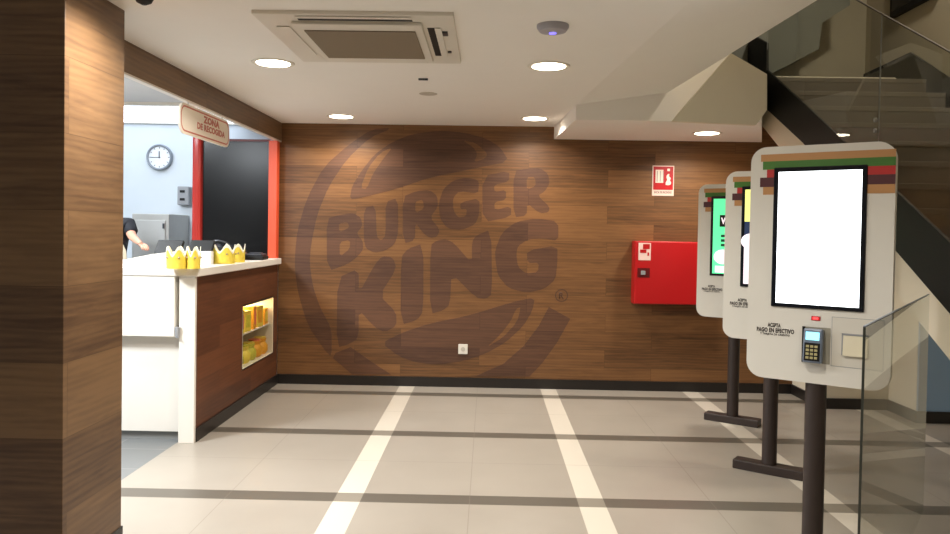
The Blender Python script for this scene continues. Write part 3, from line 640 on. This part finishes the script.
# sign hanging under the beam
t = thing('hanging_sign', 'pale rounded sign hanging under the wood beam above the counter', 'sign', (-1.935, 5.13, 2.04))
RS = Matrix.Rotation(PI / 2, 4, 'Z') @ Matrix.Rotation(PI / 2, 4, 'X')
flat('board', [rrect(-.44, .46, -.02, .175, .07)], .012, RS, SIGNW, t)
flat('border', [rrect(-.425, .445, -.005, .16, .06), rrect(-.415, .435, .005, .15, .052)], .001, Matrix.Translation((.0068, 0, 0)) @ RS, SIGNR, t)
text('lettering', 'ZONA', .30, .050, Matrix.Translation((.0062, .10, .118)) @ RS, SIGNR, t, bold=.05)
text('lettering', 'DE RECOGIDA', .52, .045, Matrix.Translation((.0062, .10, .062)) @ RS, SIGNR, t, bold=.04)
for yy in (-.3, .32):
    g = G(); g.tube([(0, yy, .17), (0, yy, .185)], .004, 8); g.build('hanger', GREY, t)

# paper crowns
def crown(lab, x, y, rx, ry, h, rz, n=5, first=[None]):
    t = thing('paper_crown', lab, 'paper crown', (x, y, 1.1605), rz, 'paper crowns on the counter')
    g = G(); e = G(); N_ = n * 8
    def rad(k): a = 2 * PI * k / N_; return rx * math.cos(a), ry * math.sin(a)
    def hh_(k):
        u = (k % 8) / 8; return h * (.60 + .40 * (math.sin(PI * u) ** 1.6))
    for gm in (g,):
        lo, hi, li, hi2 = [], [], [], []
        for k in range(N_):
            x_, y_ = rad(k); z_ = hh_(k + 4)
            lo.append(gm.bm.verts.new((x_, y_, 0))); hi.append(gm.bm.verts.new((x_ * 1.03, y_ * 1.03, z_ * .93)))
            li.append(gm.bm.verts.new((x_ * .97, y_ * .97, 0))); hi2.append(gm.bm.verts.new((x_ * 1.0, y_ * 1.0, z_ * .93)))
        for k in range(N_):
            j = (k + 1) % N_
            gm.bm.faces.new((lo[k], lo[j], hi[j], hi[k])); gm.bm.faces.new((li[j], li[k], hi2[k], hi2[j])); gm.bm.faces.new((hi[k], hi[j], hi2[j], hi2[k])); gm.bm.faces.new((lo[j], lo[k], li[k], li[j]))
    g.build('band', GOLD, t)
    lo, hi = [], []
    for k in range(N_):
        x_, y_ = rad(k); z_ = hh_(k + 4); lo.append((x_ * 1.04, y_ * 1.04, z_ * .84)); hi.append((x_ * 1.045, y_ * 1.045, z_))
    for k in range(N_):
        j = (k + 1) % N_; q = [e.bm.verts.new(p) for p in (lo[k], lo[j], hi[j], hi[k])]; q2 = [e.bm.verts.new(Vector((p[0] * .95, p[1] * .95, p[2]))) for p in (lo[k], lo[j], hi[j], hi[k])]
        e.bm.faces.new(q); e.bm.faces.new(q2[::-1]); e.bm.faces.new((q[3], q[2], q2[2], q2[3])); e.bm.faces.new((q[1], q[0], q2[0], q2[1]))
    e.build('white_edge', CARDW, t)
    g = G()
    for k in range(0, N_, 8):
        x_, y_ = rad(k); g.lathe([(.004, -.006), (.008, 0), (.004, .006)], c=(x_ * 1.07, y_ * 1.07, h * .5), seg=8)
    g.build('jewels', paint('crown jewel print', (150, 130, 110), .3), t)
def ctop(px, py): return at(px, py, Z=1.16)
for lab, px, wd in (('paper crown on the counter, leftmost at the near white corner', 176.5, .125), ('narrow paper crown on the counter, second from the left', 193.5, .085), ('yellow paper crown on the counter in front of the black glass, third from the left', 221, .165), ('paper crown on the counter nearest the orange post', 240, .15)):
    p = ctop(px, 265.5 if px > 200 else 268.5); crown(lab, max(p.x, p.x) if px < 210 else min(p.x, -1.99), p.y if px < 210 else {221: 5.66, 240: 5.92}[px], wd / 2, .06, .145, .3)

# tills
def till(lab, x0, x1, yt, Y):
    a, b = at(x0, yt + 12, Y=Y), at(x1, yt, Y=Y)
    w = b.x - a.x; t = thing('till_monitor', lab, 'till', ((a.x + b.x) / 2, Y, 1.16), 0, 'tills behind the counter guard')
    g = G(); T = Matrix.Translation((0, 0, b.z - 1.16 - .085)) @ Matrix.Rotation(math.radians(-38), 4, 'X')
    g.box(-w / 2, w / 2, -.014, .014, -.07, .11, bev=.006, M=T); h_ = g.build('monitor', BLK, t)
    g = G(); g.box(-w / 2 + .012, w / 2 - .012, .014, .016, -.058, .095, M=T); g.build('screen', SCRN, h_)
    g = G(); g.box(-.03, .03, -.02, .02, 0.006, b.z - 1.16 - .08, bev=.005); g.box(-.08, .08, -.06, .06, 0.0005, .012, bev=.003); g.build('stand', BLK, t)
till('black till monitor behind the white guard, the left one', 155, 181, 241.5, 5.555)
till('black till monitor behind the white guard, by the orange red post', 188, 212, 241.5, 5.555)
# black things by the glass
t = thing('black_bag', 'crumpled black bag on the counter behind the yellow crowns', 'bag', (-2.22, 6.25, 1.1605))
bm_ = bmesh.new(); bmesh.ops.create_icosphere(bm_, subdivisions=4, radius=1)
from mathutils import noise
for v in bm_.verts:
    n_ = noise.noise(v.co * 2.1) * .16 + noise.noise(v.co * 5) * .07
    v.co = Vector((v.co.x * (.2 + n_ * .2), v.co.y * (.11 + n_ * .1), max(-.5, v.co.z) * (.085 + n_ * .09) + .05))
g = G(); g.bm.free(); g.bm = bm_; mn = min(v.co.z for v in bm_.verts)
for v in bm_.verts: v.co.z -= mn
g.build('bag_body', paint('crumpled black plastic', (26, 27, 30), .22), t, smooth=True)
g = G(); g.tube([(-.10, -.02, .12), (-.06, -.05, .155), (.0, -.06, .165), (.06, -.05, .15), (.1, -.02, .11)], .006, 8); g.build('handle', DGREY, t, smooth=True)
t = thing('payment_tray', 'low black tray on the counter end beside the orange post', 'tray', (-2.0, 6.48, 1.1605), .1)
g = G(); g.box(-.09, .09, -.12, .12, 0, .035, bev=.01); g.build('tray_base', BLK, t)
g = G(); g.box(-.075, .075, -.10, .10, .035, .05, bev=.006); g.box(-.05, .05, -.02, .07, .05, .06, bev=.004); g.build('lid', DGREY, t)

# black glass partition with orange frame
t = thing('glass_partition', 'black glass partition in an orange red frame beyond the counter', 'partition', (-2.3, 6.85, 1.16))
g = G(); g.box(-2.60, -1.99, 6.845, 6.865, 1.161, 2.225); g.build('black_pane', GLOSSBLK, t, world=True)
g = G(); g.box(-2.69, -2.60, 6.80, 6.90, 1.161, 2.45, bev=.03); g.build('post', paint('glossy dark red post', (170, 52, 46), .18), t, world=True)
g = G(); g.box(-1.995, -1.917, 6.82, 6.90, 1.161, 2.224, bev=.004); g.build('post', ORANGE, t, world=True)
g = G(); g.box(-2.60, -1.995, 6.835, 6.87, 2.215, 2.235); g.build('top_rail', DRED, t, world=True)
g = G(); g.box(-2.64, -1.935, 6.945, 6.965, 0, 1.10); struct(g.build('wall_partition', KITW))

# kitchen things
cpos = at(160, 157.5, Y=7.69)
t = thing('wall_clock', 'round wall clock with grey rim on the kitchen wall', 'clock', (cpos.x, 7.70, cpos.z))
RX = Matrix.Rotation(PI / 2, 3, 'X')
g = G(); g.lathe([(.132, 0), (.134, .03), (.125, .04), (.112, .036), (.110, .02), (.11, 0)], M=RX, seg=48); g.build('rim', paint('clock rim grey', (122, 130, 138), .4), t, smooth=True)
g = G(); g.lathe([(.111, .0), (.111, .024)], M=RX, seg=48); fc = g.build('dial', paint('clock dial white', (226, 230, 234), .5), t)
g = G()
for k in range(12):
    a = k * PI / 6; g.box(-.003, .003, -.0265, -.024, .088, .104, M=Matrix.Rotation(a, 4, 'Y'))
g.build('hour_marks', DGREY, fc)
g = G(); g.box(-.092, .012, -.029, -.026, -.003, .003); g.build('minute_hand', BLK, t)
g = G(); g.box(-.004, .004, -.031, -.029, -.01, .062); g.build('hour_hand', BLK, t)
pp = at(186, 196, Y=7.69)
t = thing('wall_dispenser', 'grey box with dark buttons on the kitchen wall by the orange post', 'wall box', (pp.x, 7.7, pp.z))
g = G(); g.box(-.06, .06, -.09, 0, -.095, .095, bev=.01); g.build('housing', GREY, t)
g = G(); g.box(-.03, .02, -.095, -.09, .03, .055); g.box(-.03, .02, -.095, -.09, -.05, -.025); g.build('buttons', BLK, t)
a, b = at(132, 213.5, Y=7.2), at(169, 216, Y=7.2)
t = thing('steel_cabinet', 'stainless steel kitchen unit below the clock', 'kitchen unit', ((a.x + b.x) / 2, 7.4, 0))
w = b.x - a.x
g = G(); g.box(-w / 2, w / 2, -.2, .28, .0, a.z, bev=.006); g.build('body', STEEL, t)
g = G(); g.box(-w / 2 + .02, w / 2 - .03, -.215, -.2, .35, a.z - .06, bev=.004); dd = g.build('door', paint('steel door', (196, 196, 193), .35, metal=.3), t)
g = G(); g.box(w / 2 - .05, w / 2 - .035, -.23, -.215, a.z - .14, a.z - .09); g.build('latch', DGREY, dd)
t = thing('kitchen_glow_bulkhead', 'long bright bulkhead at the kitchen ceiling, built as an added glowing panel', 'ceiling light', (-3.5, 7.1, 2.5))  # bright bulkhead built as an added glowing panel that lights the kitchen
g = G(); g.box(-1.3, 1.0, -.55, .57, -.012, 0); g.build('diffuser', COOLGLOW, t)
g = G(); g.box(-1.33, 1.03, -.62, -.55, -.025, 0); g.box(-1.33, 1.03, .57, .595, -.02, 0); g.build('frame', PLASTIC, t)
for x, y in ((-3.3, 5.4), (-3.1, 3.6)):
    t2 = thing('kitchen_spot', 'square lamp in the kitchen ceiling', 'ceiling light', (x, y, 2.5), 0, 'kitchen ceiling lamps out of view')
    g = G(); g.box(-.3, .3, -.3, .3, -.01, 0); g.build('diffuser', COOLGLOW, t2)
    ld = bpy.data.lights.new('kitchen light', 'AREA'); ld.size = .55; ld.energy = 62 if y > 5 else 145; ld.color = (.9, .955, 1)
    lo = bpy.data.objects.new('lamp_light', ld); C.objects.link(lo); lo.parent = t2; lo.location = (0, 0, -.02)

# ------------------------------------------------------------------ kitchen worker
def skinned(name, joints, edges, mat, parent, sub=2):
    me = bpy.data.meshes.new(name); me.from_pydata([j[0] for j in joints], edges, []); o = bpy.data.objects.new(name, me); C.objects.link(o); o.parent = parent
    sk = o.modifiers.new('skin', 'SKIN'); sb = o.modifiers.new('sub', 'SUBSURF'); sb.levels = sub; sb.render_levels = sub
    for i, j in enumerate(joints):
        r = j[1]; me.skin_vertices[0].data[i].radius = r if isinstance(r, tuple) else (r, r)
        me.skin_vertices[0].data[i].use_root = (i == 0)
    dg = bpy.context.evaluated_depsgraph_get(); nm = bpy.data.meshes.new_from_object(o.evaluated_get(dg)); o.modifiers.clear(); o.data = nm
    nm.materials.clear(); nm.materials.append(mat)
    for p in nm.polygons: p.use_smooth = True
    return o
pr = thing('person', 'kitchen worker in black short sleeves and beige apron, reaching right', 'person', (-3.26, 6.45, 0))
J = [((0, 0, .96), (.15, .105)), ((0, 0, 1.12), (.135, .10)), ((0, 0, 1.32), (.16, .11)), ((0, 0, 1.45), (.10, .08)), ((0, -.01, 1.54), .052), ((0, -.02, 1.64), (.072, .085)), ((0, -.02, 1.73), (.065, .078)),
     ((.17, 0, 1.44), .058), ((.20, -.02, 1.39), .046), ((.225, -.06, 1.345), .038), ((.27, -.10, 1.325), .034), ((.33, -.15, 1.295), .026), ((.365, -.175, 1.28), (.03, .018)),
     ((-.17, 0, 1.44), .058), ((-.22, .0, 1.30), .046), ((-.24, -.02, 1.17), .038), ((-.22, -.12, 1.08), .032), ((-.19, -.22, 1.05), .026), ((-.18, -.27, 1.04), (.03, .018)),
     ((.09, 0, .86), .085), ((.10, 0, .5), .058), ((.10, .02, .28), .05), ((.10, .02, .09), .036), ((.10, -.12, .035), .032),
     ((-.09, 0, .86), .085), ((-.10, 0, .5), .058), ((-.10, .02, .28), .05), ((-.10, .02, .09), .036), ((-.10, -.12, .035), .032)]
E = [(0, 1), (1, 2), (2, 3), (3, 4), (4, 5), (5, 6), (3, 7), (7, 8), (8, 9), (9, 10), (10, 11), (11, 12), (3, 13), (13, 14), (14, 15), (15, 16), (16, 17), (17, 18), (0, 19), (19, 20), (20, 21), (21, 22), (22, 23), (0, 24), (24, 25), (25, 26), (26, 27), (27, 28)]
body = skinned('body', J, E, SKIN, pr)
# fingers and thumb, joined into the body mesh data
def fingers(base, d, up, sgn):
    d = Vector(d).normalized(); up = Vector(up).normalized(); sd = d.cross(up).normalized(); out = []
    for i, (o_, L_) in enumerate(((-.024, .062), (-.008, .072), (.008, .068), (.023, .054))):
        b0 = Vector(base) + sd * o_ * sgn
        out.append([b0, b0 + d * L_ * .5 - up * .004, b0 + d * L_ * .8 - up * .014, b0 + d * L_ - up * .026])
    b0 = Vector(base) - d * .03 - sd * .02 * sgn
    out.append([b0, b0 + d * .02 - sd * .024 * sgn - up * .006, b0 + d * .05 - sd * .03 * sgn - up * .016])
    return out
g = G(); g.bm.from_mesh(body.data)
for base, d, sgn in (((.37, -.18, 1.277), (.8, -.5, -.3), 1), ((-.178, -.285, 1.037), (.1, -1, -.1), 1)):
    for f in fingers(base, d, (0, 0, 1), sgn): g.tube(f, [.0095] + [.0085] * (len(f) - 2) + [.006], 8)
# face: nose, ears
g.lathe([(.002, .0), (.012, .012), (.009, .04), (.002, .055)], c=(0, -.108, 1.655), seg=10)
for s_ in (-1, 1): g.lathe([(.004, -.03), (.012, -.01), (.014, .015), (.004, .03)], c=(s_ * .082, -.015, 1.68), seg=10, sx=.6)
g.bm.to_mesh(body.data); g.bm.free()
for p in body.data.polygons: p.use_smooth = True
for s_ in (-1, 1):
    g = G(); g.lathe([(.002, -.008), (.011, -.003), (.011, .003), (.002, .008)], c=(s_ * .03, -.098, 1.695), seg=12); g.build('eye', BLK, pr, smooth=True)
g = G(); g.tube([(-.022, -.098, 1.625), (0, -.106, 1.622), (.022, -.098, 1.625)], [.003, .006, .003], 8); g.build('mouth', paint('lips', (160, 90, 84), .5), pr)
skinned('shirt', [((0, 0, 1.02), (.158, .118)), ((0, 0, 1.15), (.15, .113)), ((0, 0, 1.33), (.178, .126)), ((0, 0, 1.45), (.115, .092)), ((.17, 0, 1.445), .07), ((.20, -.02, 1.39), .062), ((.215, -.04, 1.36), .058), ((-.17, 0, 1.445), .07), ((-.218, 0, 1.32), .062), ((-.225, 0, 1.28), .058), ((0, 0, 1.50), .07)],
        [(0, 1), (1, 2), (2, 3), (3, 4), (4, 5), (5, 6), (3, 7), (7, 8), (8, 9), (3, 10)], NAVY, pr)
skinned('trousers', [((0, 0, .96), (.165, .12)), ((.09, 0, .84), .102), ((.10, 0, .5), .08), ((.10, .02, .12), .062), ((-.09, 0, .84), .102), ((-.10, 0, .5), .08), ((-.10, .02, .12), .062), ((0, 0, 1.03), (.16, .118))],
        [(0, 1), (1, 2), (2, 3), (0, 4), (4, 5), (5, 6), (0, 7)], NAVY, pr)
g = G(); q = [(-.14, 1.34), (.14, 1.34), (.19, 1.2), (.21, 1.0), (.22, .6), (-.22, .6), (-.21, 1.0), (-.19, 1.2)]
vs = []
for ix in range(9):
    u = ix / 8 * 2 - 1; row = []
    for z_, hw in ((1.34, .13), (1.22, .19), (1.0, .215), (.8, .22), (.6, .225)): row.append(Vector((u * hw, -.135 - .02 * (1 - u * u) + .05 * u * u, z_)))
    vs.append(row)
fr1 = [[g.bm.verts.new(p) for p in r] for r in vs]; fr2 = [[g.bm.verts.new(p + Vector((0, .006, 0))) for p in r] for r in vs]
for i in range(8):
    for j in range(4): g.bm.faces.new((fr1[i][j], fr1[i + 1][j], fr1[i + 1][j + 1], fr1[i][j + 1])); g.bm.faces.new((fr2[i][j], fr2[i][j + 1], fr2[i + 1][j + 1], fr2[i + 1][j]))
g.build('apron', BEIGE, pr, smooth=True)
g = G(); g.lathe([(.07, 1.66), (.088, 1.69), (.092, 1.73), (.082, 1.775), (.05, 1.81), (.01, 1.82)], c=(0, .0, 0), seg=24, sy=1.12); g.build('hair', HAIRM, pr, smooth=True)
for s_ in (-1, 1):
    g = G(); g.box(s_ * .10 - .05, s_ * .10 + .05, -.2, .08, 0, .085, bev=.025); g.build('shoe', BLK, pr)

# ------------------------------------------------------------------ render settings
sc_ = bpy.context.scene
w_ = bpy.data.worlds.new('world'); sc_.world = w_; w_.use_nodes = True
w_.node_tree.nodes['Background'].inputs[0].default_value = (.02, .02, .022, 1); w_.node_tree.nodes['Background'].inputs[1].default_value = 1
sc_.view_settings.view_transform = 'Standard'; sc_.view_settings.look = 'None'; sc_.view_settings.gamma = 1; sc_.view_settings.use_curve_mapping = False
sc_.view_settings.exposure = 0.0
sc_.cycles.max_bounces = 8; sc_.cycles.diffuse_bounces = 5; sc_.cycles.transparent_max_bounces = 12; sc_.cycles.caustics_reflective = False
